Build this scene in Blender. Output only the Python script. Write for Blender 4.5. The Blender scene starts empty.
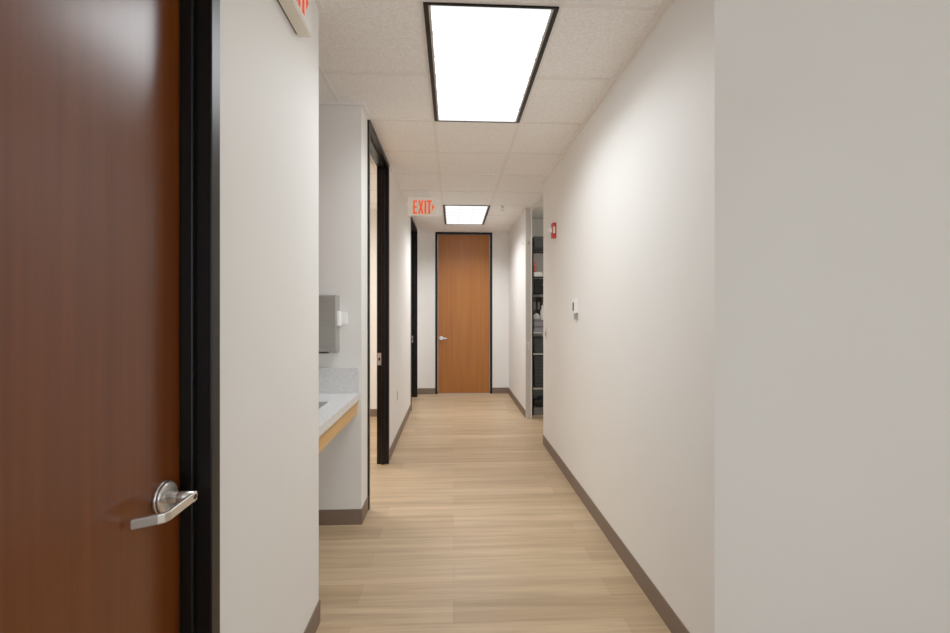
import bpy, bmesh, math, random
from mathutils import Vector, Matrix
random.seed(4)
S = bpy.context.scene
COL = S.collection

WORLD_S = 1.25
# ------------------------------------------------------------------ materials
def lin(r, g, b):
    f = lambda c: (c/255/12.92) if c/255 <= .04045 else ((c/255+.055)/1.055)**2.4
    return (f(r), f(g), f(b), 1)

def mat(name, rgb=(200, 200, 200), rough=.5, metal=0, spec=.5, noise=None, bump=None, coat=0):
    m = bpy.data.materials.new(name); m.use_nodes = True
    nt = m.node_tree; b = nt.nodes['Principled BSDF']
    b.inputs['Base Color'].default_value = lin(*rgb)
    b.inputs['Roughness'].default_value = rough
    b.inputs['Metallic'].default_value = metal
    b.inputs['Specular IOR Level'].default_value = spec
    b.inputs['Coat Weight'].default_value = coat; b.inputs['Coat Roughness'].default_value = .22
    tc = nt.nodes.new('ShaderNodeTexCoord')
    if noise:                                  # (scale vec, amount, other rgb)
        sc, lo, hi, rgb2 = noise
        mp = nt.nodes.new('ShaderNodeMapping'); mp.inputs['Scale'].default_value = sc
        nz = nt.nodes.new('ShaderNodeTexNoise'); nz.inputs['Scale'].default_value = 1; nz.inputs['Detail'].default_value = 5
        mr = nt.nodes.new('ShaderNodeMapRange'); mr.inputs[1].default_value = lo; mr.inputs[2].default_value = hi
        mx = nt.nodes.new('ShaderNodeMix'); mx.data_type = 'RGBA'
        mx.inputs[6].default_value = lin(*rgb); mx.inputs[7].default_value = lin(*rgb2)
        nt.links.new(tc.outputs['Object'], mp.inputs['Vector']); nt.links.new(mp.outputs[0], nz.inputs['Vector'])
        nt.links.new(nz.outputs['Fac'], mr.inputs[0]); nt.links.new(mr.outputs[0], mx.inputs[0])
        nt.links.new(mx.outputs[2], b.inputs['Base Color'])
    if bump:                                   # (scale, strength, distance)
        nb = nt.nodes.new('ShaderNodeTexNoise'); nb.inputs['Scale'].default_value = bump[0]; nb.inputs['Detail'].default_value = 3
        bp = nt.nodes.new('ShaderNodeBump'); bp.inputs['Strength'].default_value = bump[1]; bp.inputs['Distance'].default_value = bump[2]
        nt.links.new(tc.outputs['Object'], nb.inputs['Vector']); nt.links.new(nb.outputs['Fac'], bp.inputs['Height'])
        nt.links.new(bp.outputs[0], b.inputs['Normal'])
    return m

M = {}
M['wall'] = mat('wall_paint', (235, 234, 231), .6, spec=.3, noise=((1.3, 1.3, 1.3), .3, .7, (232, 230, 226)), bump=(170, .16, .0015))
M['tile'] = mat('ceiling_tile', (247, 247, 244), .9, spec=.1, noise=((70, 70, 70), .38, .62, (238, 235, 232)), bump=(110, .5, .004))
M['tbar'] = mat('ceiling_grid_metal', (236, 232, 228), .6, spec=.3)
M['base'] = mat('rubber_cove_base', (118, 100, 86), .55, spec=.4)
M['black'] = mat('black_door_frame_paint', (9, 9, 9), .34, spec=.28)
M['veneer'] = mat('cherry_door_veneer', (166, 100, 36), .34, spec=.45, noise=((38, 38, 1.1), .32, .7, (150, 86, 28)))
M['veneer_shaded'] = mat('shaded_cherry_door_veneer', (106, 52, 16), .4, spec=.05, noise=((38, 38, 1.1), .32, .7, (91, 43, 11)), coat=.7)  # cherry veneer again, base darkened: the near door's shade is in the colour
M['steel'] = mat('satin_nickel', (226, 224, 221), .26, .85)
M['steel_dark'] = mat('keyhole_dark', (40, 38, 36), .4, .6)
M['strike'] = mat('bright_nickel_plate', (196, 192, 184), .35, .35)
M['stainless'] = mat('brushed_stainless', (176, 173, 167), .42, .7, noise=((4, 4, 90), .3, .7, (171, 168, 162)))
M['quartz'] = mat('speckled_quartz', (226, 226, 226), .25, spec=.5, noise=((130, 130, 130), .4, .7, (200, 200, 201)))
M['maple'] = mat('maple_apron', (214, 172, 112), .45, noise=((2, 2, 40), .3, .7, (198, 154, 96)))
M['cabwood'] = mat('brown_cabinet_wood', (128, 92, 66), .45, noise=((30, 30, 1.2), .3, .7, (112, 78, 54)))
M['white'] = mat('white_plastic', (238, 238, 236), .4)
M['offwhite'] = mat('cream_plastic', (226, 220, 206), .45)
M['grayplastic'] = mat('grey_plastic', (150, 150, 150), .45)
M['display'] = mat('dark_display', (70, 72, 72), .3)
M['signpanel'] = mat('edge_lit_sign_panel', (248, 244, 236), .3); M['signpanel'].node_tree.nodes['Principled BSDF'].inputs['Emission Color'].default_value = lin(230, 214, 190); M['signpanel'].node_tree.nodes['Principled BSDF'].inputs['Emission Strength'].default_value = .04
M['red'] = mat('alarm_red', (190, 36, 30), .4)
M['jamb'] = mat('pale_grey_jamb_paint', (196, 192, 186), .5)
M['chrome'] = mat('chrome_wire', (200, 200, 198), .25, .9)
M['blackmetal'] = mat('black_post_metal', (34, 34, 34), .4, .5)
M['darkbin'] = mat('charcoal_bin_plastic', (52, 56, 57), .45)
M['blackfab'] = mat('black_nylon', (26, 25, 25), .85, noise=((90, 90, 90), .3, .7, (38, 36, 36)))
M['teal'] = mat('grey_green_plastic', (92, 104, 103), .4)
M['lilac'] = mat('lilac_grey_card', (150, 146, 158), .7)
M['bag'] = mat('crumpled_white_film', (205, 205, 206), .4)
M['greybox'] = mat('grey_card', (118, 116, 114), .7)
M['brownbox'] = mat('dark_brown_card', (70, 56, 46), .7)
M['redplastic'] = mat('red_bottle_plastic', (196, 78, 66), .4)
M['olive'] = mat('olive_binder_card', (88, 86, 76), .6)

def emit(name, rgb, s):
    m = bpy.data.materials.new(name); m.use_nodes = True
    nt = m.node_tree; nt.nodes.clear()
    e = nt.nodes.new('ShaderNodeEmission'); o = nt.nodes.new('ShaderNodeOutputMaterial')
    e.inputs['Color'].default_value = lin(*rgb); e.inputs['Strength'].default_value = s
    nt.links.new(e.outputs[0], o.inputs[0]); return m
M['letters'] = emit('exit_letter_glow', (222, 72, 26), .86)

def lens_material(name, hi, lo, wy):
    # lit prismatic lens: bright cells parted by slightly dimmer ribs, 0.2 m apart
    m = bpy.data.materials.new(name); m.use_nodes = True
    nt = m.node_tree; nt.nodes.clear()
    o = nt.nodes.new('ShaderNodeOutputMaterial'); e = nt.nodes.new('ShaderNodeEmission')
    tc = nt.nodes.new('ShaderNodeTexCoord'); sp = nt.nodes.new('ShaderNodeSeparateXYZ')
    nt.links.new(tc.outputs['Object'], sp.inputs[0])
    def ribs(sock, period, width, off):
        a = nt.nodes.new('ShaderNodeMath'); a.operation = 'ADD'; a.inputs[1].default_value = 10*period+off
        d = nt.nodes.new('ShaderNodeMath'); d.operation = 'MODULO'; d.inputs[1].default_value = period
        l = nt.nodes.new('ShaderNodeMath'); l.operation = 'LESS_THAN'; l.inputs[1].default_value = width
        nt.links.new(sock, a.inputs[0]); nt.links.new(a.outputs[0], d.inputs[0]); nt.links.new(d.outputs[0], l.inputs[0])
        return l.outputs[0]
    mx = nt.nodes.new('ShaderNodeMath'); mx.operation = 'MAXIMUM'
    nt.links.new(ribs(sp.outputs['X'], .19, .014, .10), mx.inputs[0])
    nt.links.new(ribs(sp.outputs['Y'], .195, wy, .5*wy), mx.inputs[1])
    mr = nt.nodes.new('ShaderNodeMapRange'); mr.inputs[3].default_value = hi; mr.inputs[4].default_value = lo
    nt.links.new(mx.outputs[0], mr.inputs[0]); nt.links.new(mr.outputs[0], e.inputs['Strength'])
    e.inputs['Color'].default_value = (1, 1, 1, 1)
    nt.links.new(e.outputs[0], o.inputs[0]); return m
M['lens'] = lens_material('lit_lens', 2.2, .85, .032)
M['lens_far'] = lens_material('lit_lens_far', .97, .74, .07)

def floor_material():
    m = bpy.data.materials.new('pale_oak_planks'); m.use_nodes = True
    nt = m.node_tree; b = nt.nodes['Principled BSDF']
    tc = nt.nodes.new('ShaderNodeTexCoord')
    br = nt.nodes.new('ShaderNodeTexBrick')
    br.offset = .37; br.inputs['Scale'].default_value = 1
    br.inputs['Brick Width'].default_value = 1.22; br.inputs['Row Height'].default_value = .152
    br.inputs['Mortar Size'].default_value = .0009; br.inputs['Mortar Smooth'].default_value = .3
    br.inputs['Color1'].default_value = lin(190, 163, 130); br.inputs['Color2'].default_value = lin(172, 145, 112)
    br.inputs['Mortar'].default_value = lin(160, 133, 102)
    nt.links.new(tc.outputs['Object'], br.inputs['Vector'])
    def streak(sc, lo, hi, a, bb):
        mp = nt.nodes.new('ShaderNodeMapping'); mp.inputs['Scale'].default_value = sc
        nz = nt.nodes.new('ShaderNodeTexNoise'); nz.inputs['Scale'].default_value = 1; nz.inputs['Detail'].default_value = 6
        nz.inputs['Distortion'].default_value = .4
        mr = nt.nodes.new('ShaderNodeMapRange'); mr.inputs[1].default_value = lo; mr.inputs[2].default_value = hi
        mr.inputs[3].default_value = a; mr.inputs[4].default_value = bb
        nt.links.new(tc.outputs['Object'], mp.inputs[0]); nt.links.new(mp.outputs[0], nz.inputs['Vector'])
        nt.links.new(nz.outputs['Fac'], mr.inputs[0]); return mr.outputs[0]
    s1 = streak((.9, 24, 1), .3, .7, .80, 1.13); s2 = streak((3.5, 110, 1), .3, .7, .89, 1.09)
    mu = nt.nodes.new('ShaderNodeMath'); mu.operation = 'MULTIPLY'
    nt.links.new(s1, mu.inputs[0]); nt.links.new(s2, mu.inputs[1])
    vm = nt.nodes.new('ShaderNodeVectorMath'); vm.operation = 'SCALE'
    nt.links.new(br.outputs['Color'], vm.inputs[0]); nt.links.new(mu.outputs[0], vm.inputs['Scale'])
    nt.links.new(vm.outputs[0], b.inputs['Base Color'])
    b.inputs['Roughness'].default_value = .42; b.inputs['Specular IOR Level'].default_value = .35
    return m
M['floor'] = floor_material()

# ------------------------------------------------------------------ mesh helpers
def box(bm, x0, x1, y0, y1, z0, z1, bev=0):
    t = bmesh.new()
    v = [t.verts.new((x, y, z)) for x in (x0, x1) for y in (y0, y1) for z in (z0, z1)]
    for f in ((0,1,3,2), (4,6,7,5), (0,4,5,1), (2,3,7,6), (0,2,6,4), (1,5,7,3)):
        t.faces.new([v[i] for i in f])
    bmesh.ops.recalc_face_normals(t, faces=t.faces)
    if bev: bmesh.ops.bevel(t, geom=list(t.edges), offset=bev, segments=2, affect='EDGES', profile=.5)
    join(bm, t); return bm

def join(bm, t):
    mp = {v: bm.verts.new(v.co) for v in t.verts}
    for f in t.faces:
        nf = bm.faces.new([mp[v] for v in f.verts]); nf.smooth = f.smooth
    t.free()

def cyl(bm, c, axis, r, l, seg=24, r2=None):
    """cylinder starting at c and running l along axis ('X','-X','Y','-Y','Z')"""
    t = bmesh.new()
    bmesh.ops.create_cone(t, cap_ends=True, segments=seg, radius1=r, radius2=r if r2 is None else r2, depth=l)
    for f in t.faces: f.smooth = len(f.verts) == 4
    d = {'X': (1,0,0), '-X': (-1,0,0), 'Y': (0,1,0), '-Y': (0,-1,0), 'Z': (0,0,1), '-Z': (0,0,-1)}[axis]
    q = Vector((0,0,1)).rotation_difference(Vector(d)).to_matrix().to_4x4()
    bmesh.ops.transform(t, matrix=Matrix.Translation(Vector(c)+Vector(d)*l/2) @ q, verts=t.verts)
    join(bm, t); return bm

def lathe(bm, c, prof, seg=20):
    rings = []
    for r, z in prof:
        rings.append([bm.verts.new((c[0]+r*math.cos(2*math.pi*i/seg), c[1]+r*math.sin(2*math.pi*i/seg), c[2]+z)) for i in range(seg)])
    for a, b in zip(rings, rings[1:]):
        for i in range(seg):
            f = bm.faces.new((a[i], a[(i+1) % seg], b[(i+1) % seg], b[i])); f.smooth = True
    bm.faces.new(rings[0][::-1]); bm.faces.new(rings[-1]); return bm

def sweep(bm, path, w, h, side_up=Vector((0,0,1))):
    """rectangular bar (w across the path in plan, h upright) along plan path of Vectors"""
    rings = []
    for i, p in enumerate(path):
        a = path[max(i-1, 0)]; b = path[min(i+1, len(path)-1)]
        d = (b-a).normalized(); s = d.cross(side_up).normalized()
        k = 1
        if 0 < i < len(path)-1:
            c = (p-a).normalized().dot((b-p).normalized()); k = 1/max(.6, math.sqrt((1+c)/2))
        rings.append([bm.verts.new(p+s*w/2*k*sx+side_up*h/2*sz) for sx, sz in ((-1,-1),(1,-1),(1,1),(-1,1))])
    for r, q in zip(rings, rings[1:]):
        for i in range(4): bm.faces.new((r[i], r[(i+1) % 4], q[(i+1) % 4], q[i]))
    bm.faces.new(rings[0][::-1]); bm.faces.new(rings[-1])
    bmesh.ops.recalc_face_normals(bm, faces=bm.faces)
    return bm

def link(name, bm, m, parent=None, loc=None):
    """links bm (built in world metres) as one mesh object with its origin at loc / the parent's origin"""
    me = bpy.data.meshes.new(name)
    if loc is None:
        if parent is not None: loc = (0,0,0)
        else:
            xs = [v.co for v in bm.verts]
            loc = [(min(p[i] for p in xs)+max(p[i] for p in xs))/2 for i in (0,1)]+[min(p[2] for p in xs)]
    wl = Vector(loc)
    p = parent; 
    off = Vector(loc) if parent is None else WORLD[parent.name]
    bmesh.ops.translate(bm, vec=-off, verts=bm.verts)
    bm.to_mesh(me); bm.free(); me.materials.append(m)
    o = bpy.data.objects.new(name, me); COL.objects.link(o)
    if parent is None: o.location = loc
    else: o.parent = parent
    WORLD[o.name] = off.copy()
    return o
WORLD = {}

def bev(o, w=.003, seg=2):
    md = o.modifiers.new('soft_edges', 'BEVEL'); md.width = w; md.segments = seg; md.limit_method = 'ANGLE'; md.angle_limit = math.radians(40)
    return o

def tag(o, label, cat, group=None, kind=None):
    o['label'] = label; o['category'] = cat
    if group: o['group'] = group
    if kind: o['kind'] = kind
    return o

def thing(name, loc, label, cat, group=None, kind=None):
    o = bpy.data.objects.new(name, None); COL.objects.link(o); o.location = loc; o.empty_display_size = .1
    WORLD[o.name] = Vector(loc)
    return tag(o, label, cat, group, kind)

def struct(name, boxes, m, label, cat):
    bm = bmesh.new()
    for b in boxes: box(bm, *b)
    return tag(link(name, bm, m, loc=(0,0,0)), label, cat, kind='structure')

B = bmesh.new
# ------------------------------------------------------------------ room shell
L, R, H = -.597, .943, 2.74          # corridor side walls, ceiling height
END = 7.55                           # end wall
struct('floor', [(-3.4, 3.7, -3.1, 7.75, -.1, 0)], M['floor'], 'pale oak plank floor running the length of the corridor', 'floor')
struct('ceiling', [(-3.4, 3.7, -3.1, 7.75, H, H+.1)], M['tile'], 'fissured acoustic tile ceiling over the corridor', 'ceiling')

WT = .085
XL0 = L-WT
struct('wall_left', [(XL0, L, -3, .13, 0, H), (XL0, L, 1.12, 1.978, 0, H), (XL0, L, 3.0, 3.10, 0, H),
                     (XL0, L, 4.09, 6.24, 0, H), (XL0, L, 7.29, END, 0, H)], M['wall'],
       'white painted left wall of the corridor with door openings', 'wall')
struct('wall_alcove_back', [(-1.32, -1.2, 1.878, 3.0, 0, H)], M['wall'], 'white back wall of the sink alcove', 'wall')
struct('wall_alcove_near', [(-1.2, XL0, 1.878, 1.978, 0, H)], M['wall'], 'white side wall of the sink alcove nearest the viewer', 'wall')
struct('wall_alcove_far', [(-1.2, L, 2.9, 3.0, 0, H)], M['wall'], 'white side wall of the sink alcove facing the viewer', 'wall')
struct('wall_right', [(R, R+.073, 1.61, 4.67, 0, H), (R, R+.073, 5.8, END+.05, 0, H)], M['wall'],
       'long white right wall of the corridor broken by the closet opening', 'wall')
struct('wall_front', [(R+.073, 3.6, 1.61, 1.70, 0, H)], M['wall'], 'plain grey-white wall facing the viewer at the far right', 'wall')
struct('wall_end', [(-3.2, -.304, END, END+.12, 0, H), (.663, 3.6, END, END+.12, 0, H)], M['wall'],
       'short end wall around the brown door', 'wall')
struct('wall_entry', [(3.6, 3.7, -3.1, 1.7, 0, H)], M['wall'], 'white side wall of the open entry area behind the viewer', 'wall')
struct('wall_office', [(-3.3, -3.2, 3.0, END+.12, 0, H), (-3.2, -1.32, 3.0, 3.10, 0, H), (-3.2, XL0, 5.92, 6.02, 0, H)], M['wall'],
       'white walls of the room behind the open left doorway', 'wall')
struct('wall_closet', [(2.2, 2.3, 4.4, 6.6, 0, H), (R+.073, 2.2, 4.4, 4.5, 0, H), (R+.073, 2.2, 6.5, 6.6, 0, H)], M['wall'],
       'white walls inside the storage closet', 'wall')

# ceiling grid
GX = [-.135-.61*k for k in range(5)]+[.473+.61*k for k in range(6)]
GY = [1.947+.612*k for k in range(-8, 10)]
zb = H-.004
bx = [(x-.012, x+.012, -3, 7.55, zb-.0006, H) for x in GX]+[(-3.2, 3.6, y-.012, y+.012, zb, H) for y in GY]
struct('trim_1', bx, M['tbar'], 'thin painted metal grid between the ceiling tiles', 'ceiling grid')
w = .022
struct('trim_2', [(R-w, R, 1.57, 4.63, H-.02, H), (R-w, R, 5.76, END, H-.02, H),
                  (L, L+w, 1.15, 2.007, H-.02, H), (-1.2, L+w, 2.929-w, 2.929, H-.02, H), (L, L+w, 2.929, 3.13, H-.02, H),
                  (L, L+w, 4.12, 6.27, H-.02, H), (L, L+w, 7.32, END-w, H-.02, H),
                  (L+w, -.304, END-w, END, H-.02, H), (.663, R-w, END-w, END, H-.02, H)], M['tbar'],
       'slim angle moulding where the walls meet the ceiling tiles', 'moulding')

bh, bt = .1, .006
struct('baseboard_left', [(L, L+bt, -3, .13, 0, bh), (L, L+bt, 1.12, 1.978+bt, 0, bh), (L, L+bt, 2.9-bt, 3.10, 0, bh), (L, L+bt, 4.09, 6.24, 0, bh),
                          (L, L+bt, 7.29, END, 0, bh)], M['base'], 'brown rubber base along the left wall', 'baseboard')
struct('baseboard_alcove', [(-1.2, L, 2.9-bt, 2.9, 0, bh), (-1.2, -1.2+bt, 1.978+bt, 2.9-bt, 0, bh), (-1.2, L, 1.978, 1.978+bt, 0, bh)], M['base'],
       'brown rubber base around the sink alcove', 'baseboard')
struct('baseboard_right', [(R-bt, R, 1.61-bt, 4.67, 0, bh), (R-bt, R, 5.8, END+.04, 0, bh), (R, 3.6, 1.61-bt, 1.61, 0, bh), (R-bt, R+.073, 4.67, 4.67+bt, 0, bh)], M['base'],
       'brown rubber base along the right wall', 'baseboard')
struct('baseboard_end', [(L+bt, -.304, END-bt, END, 0, bh), (.663, R-bt, END-bt, END, 0, bh)], M['base'], 'brown rubber base along the end wall', 'baseboard')
struct('baseboard_office', [(-3.2, XL0, 5.92-bt, 5.92, 0, bh), (-3.2, -3.2+bt, 3.1, 5.92-bt, 0, bh)], M['base'],
       'brown rubber base in the room behind the open left doorway', 'baseboard')

# ------------------------------------------------------------------ doors
def side_frame(d, y0, y1, closed=False):
    """black metal frame in the left wall; y0..y1 clear opening"""
    bm = B(); xf, xb = L+.012, XL0-.012; f = .04
    box(bm, xb, xf, y0-f, y0, 0, H); box(bm, xb, xf, y1, y1+f, 0, H)
    box(bm, xb, xf, y0, y1, H-f, H)
    s0, s1 = -.652, -.622           # door stop
    box(bm, s0, s1, y0, y0+.015, 0, H-f); box(bm, s0, s1, y1-.015, y1, 0, H-f); box(bm, s0, s1, y0+.015, y1-.015, H-f-.015, H-f)
    return bev(link('door_frame', bm, M['black'], d), .0025)

def lever_set(d, o, out, along, keyhole=True, mirror=False, returned=True):
    """lever handle: rose at o on the door face, out / along are unit vectors"""
    o, out, along = Vector(o), Vector(out), Vector(along)
    ax = ('-' if sum(out) < 0 else '')+('X' if abs(out.x) > .5 else 'Y')
    bm = B(); cyl(bm, o, ax, .037, .008, 36); cyl(bm, o+out*.008, ax, .037, .007, 36, .031)
    h = link('door_handle', bm, M['steel'], d)
    h['label'] = 'satin nickel lever handle'
    bm = B(); cyl(bm, o+out*.013, ax, .0125, .057, 20, .0115); link('spindle_hub', bm, M['steel'], h)
    e = o+out*.067
    path = [e-along*.010, e+along*.086+Vector((0,0,-.003)), e+along*.093-out*.004+Vector((0,0,-.004)),
            e+along*.098-out*.013+Vector((0,0,-.005)), e+along*.110-out*.060+Vector((0,0,-.010))]
    if not returned: path = [e-along*.012, e+along*.05, e+along*.115]
    bm = sweep(B(), path, .009, .021)
    lv = bev(link('lever', bm, M['steel'], h), .003, 3)
    if keyhole:
        bm = B(); cyl(bm, e+out*.0035, ax, .0055, .002, 16); link('keyhole', bm, M['steel_dark'], h)
    return h

def strike(d, x0, x1, y, z):
    bm = B(); box(bm, x0, x1, y-.002, y, z-.055, z+.055, .0008)
    s = link('strike_plate', bm, M['strike'], d); s['label'] = 'satin nickel strike plate'
    bm = B(); box(bm, x0+.009, x1-.009, y-.003, y-.0015, z-.014, z+.014); link('latch_hole', bm, M['steel_dark'], s)

# near left door (closed)
d1 = thing('door_1', (-.68, .625, 0), 'large brown wood door close at the left in a black frame', 'door', kind='structure')
side_frame(d1, .17, 1.08)
bm = box(B(), -.692, -.654, .174, 1.076, .008, H-.044); link('door_leaf', bm, M['veneer_shaded'], d1)
lever_set(d1, (-.654, 1.006, .962), (1,0,0), (0,-1,0))
# left doorway to the office, door swung open into the room
def open_leaf(d, y):
    bm = box(B(), -1.62, -.712, y+.004, y+.048, .008, H-.044); link('door_leaf', bm, M['veneer'], d)
    h = lever_set(d, (-1.55, y+.048, .95), (0,1,0), (1,0,0), keyhole=False, returned=False)
d2 = thing('door_2', (-.66, 3.595, 0), 'open left doorway in a black frame just past the sink alcove', 'door', kind='structure')
side_frame(d2, 3.14, 4.05); open_leaf(d2, 3.145)
strike(d2, -.688, -.654, 4.05, .955)
d3 = thing('door_3', (-.66, 6.735, 0), 'narrow black framed left doorway nearest the end wall', 'door', kind='structure')
side_frame(d3, 6.28, 7.25); open_leaf(d3, 6.285)
strike(d3, -.688, -.654, 7.25, .945)
# end door
d4 = thing('door_4', (.18, END, 0), 'brown wood door closing the far end of the corridor', 'door', kind='structure')
bm = B(); f = .04
box(bm, -.304, -.264, END-.012, END+.13, 0, H); box(bm, .623, .663, END-.012, END+.13, 0, H); box(bm, -.264, .623, END-.012, END+.13, H-f, H)
bev(link('door_frame', bm, M['black'], d4), .0025)
bm = box(B(), -.260, .619, END+.012, END+.056, .008, H-f-.004); link('door_leaf', bm, M['veneer'], d4)
lever_set(d4, (-.205, END+.012, .945), (0,-1,0), (1,0,0), keyhole=False)
# cased closet opening
t3 = thing('trim_3', (R+.04, 5.2, 0), 'pale grey jamb and head rail around the closet opening on the right wall', 'door casing', kind='structure')
bm = B(); box(bm, R-.004, R+.074, 5.782, 5.8, 0, H); 
jb = bev(link('jamb', bm, M['jamb'], t3), .002)
bm = B(); box(bm, R+.062, R+.074, 5.765, 5.782, 0, H); link('edge_trim', bm, M['white'], t3)
bm = B(); box(bm, R+.052, R+.074, 4.67, 5.765, H-.028, H); link('head_rail', bm, M['white'], t3)
bm = B(); box(bm, R+.02, R+.05, 5.779, 5.783, .95-.05, .95+.05); link('strike_plate', bm, M['steel'], jb)
bm = B(); box(bm, R+.02, R+.045, 5.779, 5.783, 2.26, 2.30); link('hinge_leaf', bm, M['grayplastic'], jb)

# ------------------------------------------------------------------ ceiling lights
def make_light(y0, label, lens):
    x0, x1, y1 = -.135, .473, y0+1.206
    cx, cy = (x0+x1)/2, (y0+y1)/2
    t = thing('ceiling_light', (cx, cy, H-.012), label, 'ceiling light', 'recessed ceiling lights')
    def ring(i, o_, z0, z1):
        bm = B()
        box(bm, x0+o_, x0+i, y0+o_, y1-o_, z0, z1); box(bm, x1-i, x1-o_, y0+o_, y1-o_, z0, z1)
        box(bm, x0+i, x1-i, y0+o_, y0+.013, z0, z1); box(bm, x0+i, x1-i, y1-.013, y1-o_, z0, z1); return bm
    fr = link('frame', ring(.025, .003, H-.012, H), M['black'], t); fr['label'] = 'black rim'
    bm = B(); i, o_ = .036, .024
    box(bm, x0+o_, x0+i, y0+.013, y1-.013, H-.010, H-.001); box(bm, x1-i, x1-o_, y0+.013, y1-.013, H-.010, H-.001)
    link('inner_trim', bm, M['jamb'], t)
    bm = box(B(), x0+i, x1-i, y0+.013, y1-.013, H-.008, H-.001); ln = link('lens', bm, M[lens], t)
    ln['label'] = 'lit white panel with a faint rib grid'
    return t
def lamp(name, loc, sx, sy, watts, color, spread=180, parent=None):
    ld = bpy.data.lights.new(name, 'AREA'); ld.shape = 'RECTANGLE'; ld.size = sx; ld.size_y = sy
    ld.energy = watts; ld.color = color; ld.spread = math.radians(spread)
    o = bpy.data.objects.new(name, ld); COL.objects.link(o)
    if parent: o.parent = parent; o.location = Vector(loc)-WORLD[parent.name]
    else: o.location = loc
    return o
c1 = make_light(1.951, 'large glowing ceiling panel nearest the viewer, black rimmed', 'lens')
c2 = make_light(5.625, 'small looking glowing ceiling panel at the far end before the brown door', 'lens_far')
lamp('lamp', (.169, 2.554, H-.016), .52, 1.13, 12, (.91, .968, 1), 150, c1)
lamp('lamp', (.169, 6.228, H-.016), .52, 1.13, 21, (.98, .98, .98), 140, c2)
# unseen lamps added for even fill: entry area behind the viewer, office, closet
lamp('entry_fill_lamp', (1.9, -1.0, H-.02), .55, 1.15, 2, (.94, .98, 1), 150)
lamp('entry_fill_lamp', (.17, -1.2, H-.02), .55, 1.15, 2, (.94, .98, 1), 150)
lamp('office_fill_lamp', (-2.0, 4.6, H-.02), .55, 1.15, 34, (1, .95, .87), 170)
lamp('closet_fill_lamp', (1.6, 5.1, H-.02), .3, .6, 4, (1, .95, .88), 170)

# ------------------------------------------------------------------ exit signs
def letters(origin, right, up, nrm, h, th):
    """EXIT and an arrow head as raised strokes; origin = lower left of E"""
    o, r, u, n = map(Vector, (origin, right, up, nrm))
    bm = B()
    def poly(pts):
        a = [bm.verts.new(o+r*x*h+u*y*h) for x, y in pts]; b = [bm.verts.new(o+r*x*h+u*y*h+n*th) for x, y in pts]
        bm.faces.new(a[::-1]); bm.faces.new(b)
        for i in range(len(a)): bm.faces.new((a[i], a[(i+1) % len(a)], b[(i+1) % len(a)], b[i]))
    s = .125
    poly([(0,0),(.30,0),(.30,s),(s,s),(s,.44),(.26,.44),(.26,.56),(s,.56),(s,1-s),(.30,1-s),(.30,1),(0,1)])
    poly([(.36,0),(.49,0),(.565,.33),(.64,0),(.77,0),(.635,.51),(.765,1),(.635,1),(.565,.69),(.495,1),(.365,1),(.495,.51)])
    poly([(.83,0),(.96,0),(.96,1),(.83,1)])
    poly([(1.115,0),(1.245,0),(1.245,1-s),(1.36,1-s),(1.36,1),(1.00,1),(1.00,1-s),(1.115,1-s)])
    poly([(1.39,.24),(1.55,.50),(1.39,.76)])
    bmesh.ops.recalc_face_normals(bm, faces=bm.faces)
    return bm
# wall mounted box, upper left
s1 = thing('exit_sign', (L, 1.54, 2.43), 'white box exit sign fixed high on the near left wall, cut by the picture top', 'exit sign', 'lit exit signs')
bm = box(B(), L+.006, -.542, 1.375, 1.705, 2.43, 2.645); bev(link('housing', bm, M['offwhite'], s1), .004)
bm = box(B(), L, L+.006, 1.385, 1.695, 2.437, 2.638); link('back_plate', bm, M['steel_dark'], s1)
bm = B(); box(bm, -.542, -.540, 1.385, 1.695, 2.44, 2.635); link('face_panel', bm, M['white'], s1)
link('lettering', letters((-.540, 1.425, 2.454), (0,1,0), (0,0,1), (1,0,0), .15, .0015), M['letters'], s1)
# hung plate in the corridor
s2 = thing('exit_sign', (-.345, 4.97, 2.46), 'exit sign with red letters hung from the ceiling down the corridor', 'exit sign', 'lit exit signs')
bm = box(B(), -.506, -.184, 4.972, 4.984, 2.46, 2.665); bev(link('face_panel', bm, M['signpanel'], s2), .002)
bm = box(B(), -.43, -.26, 4.958, 4.998, 2.665, H); bev(link('canopy', bm, M['tile'], s2), .004)
link('lettering', letters((-.448, 4.972, 2.478), (1,0,0), (0,0,1), (0,-1,0), .152, .0015), M['letters'], s2)

# ------------------------------------------------------------------ alcove: counter, splash, dispenser, cabinet
v = thing('sink_counter', (-.9, 2.44, .672), 'speckled white counter with a maple apron filling the left alcove', 'counter')
zt, zu, xf = .855, .812, -.609
y0, y1, xb = 1.984, 2.894, -1.2
sx0, sx1, sy0, sy1 = -1.08, -.73, 2.16, 2.62
bm = B()
box(bm, sx1, xf, y0, y1, zu, zt); box(bm, xb, sx0, y0, y1, zu, zt); box(bm, sx0, sx1, y0, sy0, zu, zt); box(bm, sx0, sx1, sy1, y1, zu, zt)
link('countertop', bm, M['quartz'], v)
bm = box(B(), xb+.02, -.613, y1-.014, y1+.004, zt, 1.023); link('side_splash', bm, M['quartz'], v)
bm = box(B(), xb, xb+.02, y0, y1, zt, 1.023); link('back_splash', bm, M['quartz'], v)
bm = box(B(), -.642, -.622, y0, y1, .724, zu); bev(link('apron', bm, M['maple'], v), .0015)
bm = B()
box(bm, sx0-.012, sx0, sy0-.012, sy1+.012, .68, zu); box(bm, sx1, sx1+.012, sy0-.012, sy1+.012, .68, zu)
box(bm, sx0, sx1, sy0-.012, sy0, .68, zu); box(bm, sx0, sx1, sy1, sy1+.012, .68, zu); box(bm, sx0, sx1, sy0, sy1, .672, .684)
sk = link('sink_basin', bm, M['stainless'], v); sk['label'] = 'undermount steel basin'
bm = B(); cyl(bm, ((sx0+sx1)/2, (sy0+sy1)/2, .684), 'Z', .035, .004); link('drain', bm, M['steel'], sk)

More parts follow.
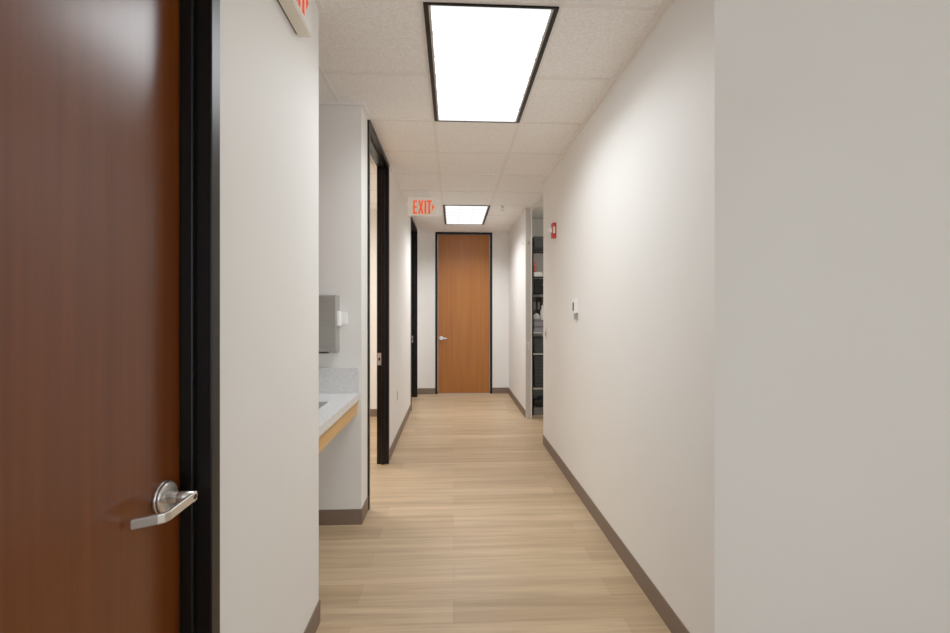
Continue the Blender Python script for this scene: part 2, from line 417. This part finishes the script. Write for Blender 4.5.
p = thing('towel_dispenser', (-.885, 2.9, 1.122), 'steel paper towel dispenser on the alcove wall above the counter', 'towel dispenser')
# rounded body: extruded side profile with a curved lower lip
prof = [(2.904, 1.13), (2.904, 1.488), (2.815, 1.488), (2.808, 1.480), (2.808, 1.17), (2.812, 1.150), (2.824, 1.132), (2.845, 1.122), (2.89, 1.122)]
bm = B(); a = [bm.verts.new((-1.03, y, z)) for y, z in prof]; b = [bm.verts.new((-.738, y, z)) for y, z in prof]
bm.faces.new(a); bm.faces.new(b[::-1])
for i in range(len(a)): bm.faces.new((a[i], b[i], b[(i+1) % len(a)], a[(i+1) % len(a)]))
bmesh.ops.recalc_face_normals(bm, faces=bm.faces)
bev(link('cover', bm, M['stainless'], p), .003)
bm = box(B(), -.98, -.79, 2.83, 2.87, 1.119, 1.124); link('towel_slot', bm, M['steel_dark'], p)
bm = B(); cyl(bm, (-.885, 2.808, 1.45), '-Y', .010, .003); link('lock', bm, M['steel_dark'], p)
o = thing('wall_outlet', (-.705, 2.9, 1.31), 'white outlet plate just right of the steel towel dispenser', 'outlet')
bm = box(B(), -.745, -.688, 2.894, 2.9, 1.30, 1.378); bev(link('cover_plate', bm, M['white'], o), .002)
bm = box(B(), -.738, -.695, 2.891, 2.895, 1.312, 1.366); link('receptacle', bm, M['white'], o)
bm = box(B(), -.752, -.722, 2.84, 2.891, 1.292, 1.385)
tag(bev(link('plug_adapter', bm, M['white'], loc=(-.737, 2.891, 1.338)), .006), 'white plug adapter pushed into the outlet beside the towel dispenser', 'plug adapter')
c = thing('wall_cabinet', (-1.04, 2.43, 1.52), 'brown wood wall cabinet edge above the alcove counter', 'cabinet')
bm = box(B(), -1.2, -.895, 1.984, 2.88, 1.52, 2.41); link('carcass', bm, M['cabwood'], c)
for ya, yb, yk in ((1.986, 2.430, 2.40), (2.434, 2.878, 2.464)):
    bm = box(B(), -.895, -.875, ya, yb, 1.522, 2.408); dd = bev(link('door', bm, M['cabwood'], c), .002)
    bm = B(); box(bm, -.875, -.850, yk-.005, yk+.005, 1.56, 1.57); box(bm, -.875, -.850, yk-.005, yk+.005, 1.66, 1.67); box(bm, -.856, -.848, yk-.005, yk+.005, 1.56, 1.67)
    link('handle', bm, M['steel'], dd)

# ------------------------------------------------------------------ wall devices
a = thing('fire_alarm', (R, 4.135, 2.065), 'red fire alarm strobe high on the right wall by the closet opening', 'fire alarm')
bm = box(B(), R-.036, R+.003, 4.08, 4.145, 2.063, 2.203); bev(link('housing', bm, M['red'], a), .004)
bm = box(B(), R-.066, R-.036, 4.09, 4.135, 2.112, 2.155); bev(link('strobe_lens', bm, M['white'], a), .006)
bm = box(B(), R-.030, R-.012, 4.078, 4.081, 2.105, 2.165); link('side_label', bm, M['offwhite'], a)
t = thing('thermostat', (R, 3.41, 1.37), 'small white thermostat on the long right wall', 'thermostat')
bm = box(B(), R-.026, R+.003, 3.37, 3.45, 1.372, 1.480); bev(link('housing', bm, M['white'], t), .004)
bm = box(B(), R-.0275, R-.0255, 3.388, 3.432, 1.392, 1.455); link('display', bm, M['display'], t)
bm = box(B(), R-.022, R, 3.378, 3.412, 1.325, 1.372); bev(link('lower_sensor', bm, M['grayplastic'], t), .003)
s = thing('light_switch', (R, 4.52, 1.11), 'white switch plate on the right wall beside the closet opening', 'light switch')
bm = box(B(), R-.006, R, 4.48, 4.555, 1.108, 1.226); bev(link('cover_plate', bm, M['offwhite'], s), .002)
bm = box(B(), R-.012, R-.006, 4.505, 4.53, 1.145, 1.19); bev(link('rocker', bm, M['grayplastic'], s), .002)
o = thing('wall_outlet', (L, 4.72, .44), 'white outlet plate low on the left wall past the open doorway', 'outlet')
bm = box(B(), L, L+.005, 4.685, 4.755, .44, .555); bev(link('cover_plate', bm, M['offwhite'], o), .002)
bm = box(B(), L+.005, L+.007, 4.702, 4.738, .455, .54); link('receptacle', bm, M['grayplastic'], o)
o = thing('door_contact', (R, 5.97, 2.29), 'tiny white round sensor on the right wall past the closet', 'sensor')
bm = B(); cyl(bm, (R+.003, 5.97, 2.31), '-X', .02, .017); link('housing', bm, M['white'], o)
bm = B(); cyl(bm, (R-.014, 5.97, 2.31), '-X', .006, .003); link('button', bm, M['offwhite'], o)
k = thing('sprinkler_head', (.629, 5.69, H-.06), 'small metal sprinkler head on the ceiling right of the far light', 'sprinkler')
bm = B(); cyl(bm, (.629, 5.69, H), '-Z', .034, .008, 28, .026); link('escutcheon', bm, M['offwhite'], k)
bm = B(); cyl(bm, (.629, 5.69, H-.008), '-Z', .011, .02, 16); box(bm, .613, .617, 5.687, 5.693, H-.058, H-.02); box(bm, .641, .645, 5.687, 5.693, H-.058, H-.02); box(bm, .613, .645, 5.687, 5.693, H-.024, H-.019)
link('frame_arms', bm, M['steel'], k)
bm = B(); cyl(bm, (.629, 5.69, H-.058), '-Z', .022, .003, 20); link('deflector', bm, M['steel'], k)

# ------------------------------------------------------------------ storage closet
SX0, SX1, SY0, SY1 = 1.062, 1.98, 5.95, 6.40
sh = thing('storage_shelving', (1.52, 6.175, 0), 'tall wire shelving unit standing inside the closet', 'shelving')
for x in (SX0, SX1):
    for y in (SY0, SY1):
        bm = B(); cyl(bm, (x, y+(.012 if y == SY0 else -.012), 0), 'Z', .011, 2.33, 14); link('post', bm, M['blackmetal'], sh)
SHELF = [.369, .83, 1.117, 1.655, 1.86, 2.247]
for i, z in enumerate(SHELF):
    bm = B()
    for y in (SY0+.0, SY1-.012): box(bm, SX0-.004, SX1+.004, y, y+.012, z-.018, z)
    for x in (SX0-.004, SX1-.008): box(bm, x, x+.012, SY0, SY1, z-.018, z)
    n = 14
    for k in range(1, n): 
        x = SX0+(SX1-SX0)*k/n; box(bm, x-.0025, x+.0025, SY0+.012, SY1-.012, z-.007, z-.001)
    for k in range(1, 4):
        y = SY0+(SY1-SY0)*k/4; box(bm, SX0+.008, SX1-.008, y-.003, y+.003, z-.012, z-.007)
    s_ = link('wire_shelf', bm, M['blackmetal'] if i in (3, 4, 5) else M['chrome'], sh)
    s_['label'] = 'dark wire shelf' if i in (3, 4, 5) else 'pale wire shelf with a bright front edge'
def tub(name, x0, x1, y0, y1, z0, z1, m, label, cat, ribs=0, lid=None, handle=None):
    """open or lidded storage tub with tapered walls, rim, optional ribs"""
    t = thing(name, ((x0+x1)/2, (y0+y1)/2, z0), label, cat)
    bm = B(); th = .006; tp = .012
    zt_ = z1-(.014 if lid else 0)
    def rect(i, z): return [bm.verts.new(p) for p in ((x0+i, y0+i, z), (x1-i, y0+i, z), (x1-i, y1-i, z), (x0+i, y1-i, z))]
    rings = [rect(tp, z0), rect(0, zt_), rect(th, zt_), rect(tp+th, z0+th)]
    for a, b in zip(rings, rings[1:]):
        for i in range(4): bm.faces.new((a[i], a[(i+1) % 4], b[(i+1) % 4], b[i]))
    bm.faces.new(rings[0][::-1]); bm.faces.new(rings[3])
    bmesh.ops.recalc_face_normals(bm, faces=bm.faces)
    link('body', bm, m, t)
    bm = B(); q = .006
    box(bm, x0-q, x1+q, y0-q, y0+.002, zt_-.014, zt_-.001); box(bm, x0-q, x1+q, y1-.002, y1+q, zt_-.014, zt_-.001)
    box(bm, x0-q, x0+.002, y0+.002, y1-.002, zt_-.014, zt_-.001); box(bm, x1-.002, x1+q, y0+.002, y1-.002, zt_-.014, zt_-.001)
    link('rim', bm, m, t)
    if ribs:
        bm = B()
        for k in range(ribs):
            z = z0+.03+(zt_-z0-.06)*k/(ribs-1); box(bm, x0+.03, x1-.03, y0-.004, y0+tp, z-.006, z+.006)
        link('front_ribs', bm, m, t)
    if lid:
        bm = box(B(), x0-.008, x1+.008, y0-.008, y1+.008, z1-.014, z1, .003); link('lid', bm, lid, t)
    if handle:
        xm = (x0+x1)/2; zm = z0+(z1-z0)*.62
        bm = box(B(), xm-.045, xm+.045, y0-.006, y0+.012, zm-.012, zm+.012, .003); link('label_holder', bm, handle, t)
    return t
def carton(name, x0, x1, y0, y1, z0, z1, m, m2, label, cat):
    t = thing(name, ((x0+x1)/2, (y0+y1)/2, z0), label, cat)
    bm = box(B(), x0, x1, y0, y1, z0, z1, .002); link('body', bm, m, t)
    zm = z1-.003
    bm = box(B(), x0-.003, x1+.003, y0-.003, y1+.003, z1-(z1-z0)*.35, z1+.002, .002); link('lid', bm, m2, t)
    return t
fy, by = 5.975, 6.33
g = .0
carton('storage_box', 1.085, 1.40, 5.99, 6.34, 0, .095, M['greybox'], M['greybox'], 'low grey box on the closet floor under the shelving', 'box')
# black soft case
bm = box(B(), 1.10, 1.30, 5.995, 6.13, .097, .205, .03); bg = tag(link('gear_bag', bm, M['blackfab']), 'soft black bag lying on the low grey floor box', 'bag')
bm = sweep(B(), [Vector((1.14, 6.062, .2)), Vector((1.155, 6.062, .225)), Vector((1.20, 6.062, .236)), Vector((1.245, 6.062, .225)), Vector((1.26, 6.062, .2))], .008, .02, Vector((0,1,0)))
link('handle', bm, M['blackfab'], bg)
tub('storage_bin', 1.09, 1.395, 6.145, 6.335, .098, .345, M['teal'], 'grey-green bin behind the black bag under the lowest shelf', 'bin', lid=M['teal'])
tub('storage_crate', 1.085, 1.46, fy, by, .37, .79, M['darkbin'], 'tall charcoal crate with ribbed front on the lowest shelf', 'crate', ribs=9)
tub('storage_bin', 1.085, 1.42, fy, by, .831, 1.04, M['darkbin'], 'charcoal bin with a clipped label on the second shelf', 'bin', lid=M['blackmetal'], handle=M['grayplastic'])
carton('storage_box', 1.085, 1.36, fy, 6.28, 1.118, 1.20, M['lilac'], M['greybox'], 'lower lilac-grey box of the two stacked on the middle shelf', 'box')
carton('storage_box', 1.085, 1.33, fy, 6.26, 1.203, 1.275, M['lilac'], M['greybox'], 'upper lilac-grey box of the two stacked on the middle shelf', 'box')
# crumpled film bag
bm = B(); bmesh.ops.create_icosphere(bm, subdivisions=3, radius=1)
for q in bm.verts:
    n = q.co.normalized(); k = 1+.16*math.sin(7*n.x+3*n.z)*math.cos(6*n.y+5*n.z)+random.uniform(-.07, .07)
    q.co = Vector((1.125+n.x*.045*k, 6.02+n.y*.05*k, max(1.2775, 1.312+n.z*.05*k)))
fb = tag(link('plastic_bag', bm, M['bag']), 'crumpled white plastic bag on top of the lilac-grey boxes', 'bag')
bm = lathe(B(), (1.125, 6.02, 1.345), [(.006, 0), (.014, .022), (.003, .024)], 10); link('knot', bm, M['bag'], fb)
# white bottle
wb = thing('spray_bottle', (1.205, 6.02, 1.277), 'slim white bottle beside the crumpled plastic bag', 'bottle')
bm = lathe(B(), (1.205, 6.02, 1.277), [(.028, 0), (.030, .01), (.030, .12), (.013, .15), (.012, .165)]); link('body', bm, M['white'], wb)
bm = lathe(B(), (1.205, 6.02, 1.442), [(.014, 0), (.014, .025), (.010, .03)]); link('cap', bm, M['white'], wb)
# binders standing behind
for k in range(4):
    x = 1.082+k*.062
    t = thing('ring_binder', (x+.028, 6.22, 1.277), 'olive and dark binders standing behind the white bag on the middle shelf', 'binder', 'binders on the middle shelf')
    t['label'] = ['dark brown binder at the left end of the binder row', 'black binder second in the binder row', 'dark brown binder third in the binder row', 'olive binder at the right end of the binder row'][k]
    m = [M['brownbox'], M['blackfab'], M['brownbox'], M['olive']][k]
    z0 = 1.277 if x+.056 < 1.33 else 1.2
    bm = box(B(), x, x+.056, 6.10, 6.255, 1.277, 1.59, .004); link('cover', bm, m, t)
    bm = box(B(), x+.012, x+.044, 6.097, 6.101, 1.42, 1.52); link('spine_label', bm, M['greybox'], t)
tub('storage_bin', 1.085, 1.40, fy, by, 1.656, 1.815, M['blackmetal'], 'low black bin on the fourth shelf of the closet unit', 'bin', handle=M['greybox'])
carton('storage_box', 1.085, 1.19, fy-.01, 6.15, 1.861, 1.915, M['white'], M['white'], 'flat white box on the fifth shelf below the top bin', 'box')
rb = thing('squeeze_bottle', (1.108, 6.06, 1.917), 'red bottle standing on the flat white box', 'bottle')
bm = lathe(B(), (1.108, 6.06, 1.917), [(.020, 0), (.022, .008), (.022, .085), (.010, .11), (.009, .12)]); link('body', bm, M['redplastic'], rb)
bm = lathe(B(), (1.108, 6.06, 2.037), [(.011, 0), (.009, .02), (.003, .045)]); link('cap', bm, M['redplastic'], rb)
tub('storage_bin', 1.085, 1.46, fy, by, 2.248, 2.40, M['darkbin'], 'dark bin on the top shelf of the closet unit', 'bin', lid=M['darkbin'], handle=M['greybox'])

# the left side of the corridor sits a little deeper, the right side a little nearer (set out from a square end wall)
KEEP = {'floor', 'ceiling', 'trim_1', 'trim_2', 'wall_end', 'baseboard_end', 'door_4', 'wall_entry', 'wall_back'}
for o in list(S.objects):
    if o.parent is None and o.name not in KEEP and o.type in ('MESH', 'EMPTY') and not o.name.startswith('ceiling_light'):
        xs = [(o.matrix_basis @ v.co).x for v in o.data.vertices] if o.type == 'MESH' else [o.location.x]
        mx_ = sum(xs)/len(xs)
        if o.name.startswith('exit_sign'): o.location.y += -.0487*mx_
        elif o.name.startswith('sprinkler'): o.location.y -= .03
        else: o.location.y += .029 if mx_ < 0 else -.046

# ------------------------------------------------------------------ world, camera, colour
wd = bpy.data.worlds.new('world'); S.world = wd; wd.use_nodes = True
wd.node_tree.nodes['Background'].inputs[0].default_value = (.92, .965, 1, 1)
wd.node_tree.nodes['Background'].inputs[1].default_value = WORLD_S  # ambient fill, let in where the back wall is left out for it
cd = bpy.data.cameras.new('camera'); cam = bpy.data.objects.new('camera', cd); COL.objects.link(cam)
cam.location = (0, 0, 1.378); cam.rotation_euler = (math.radians(90), 0, -math.atan((475-453.3)/445))
cd.sensor_width = 36; cd.sensor_fit = 'HORIZONTAL'; cd.lens = 445/950*36
cd.shift_y = -(316.5-312.5)/950
cd.clip_start = .02
S.camera = cam
S.view_settings.view_transform = 'Standard'; S.view_settings.look = 'None'; S.view_settings.exposure = .34; S.view_settings.gamma = 1.18
S.cycles.max_bounces = 14; S.cycles.diffuse_bounces = 8
S.cycles.use_denoising = True
S.cycles.sample_clamp_indirect = 4
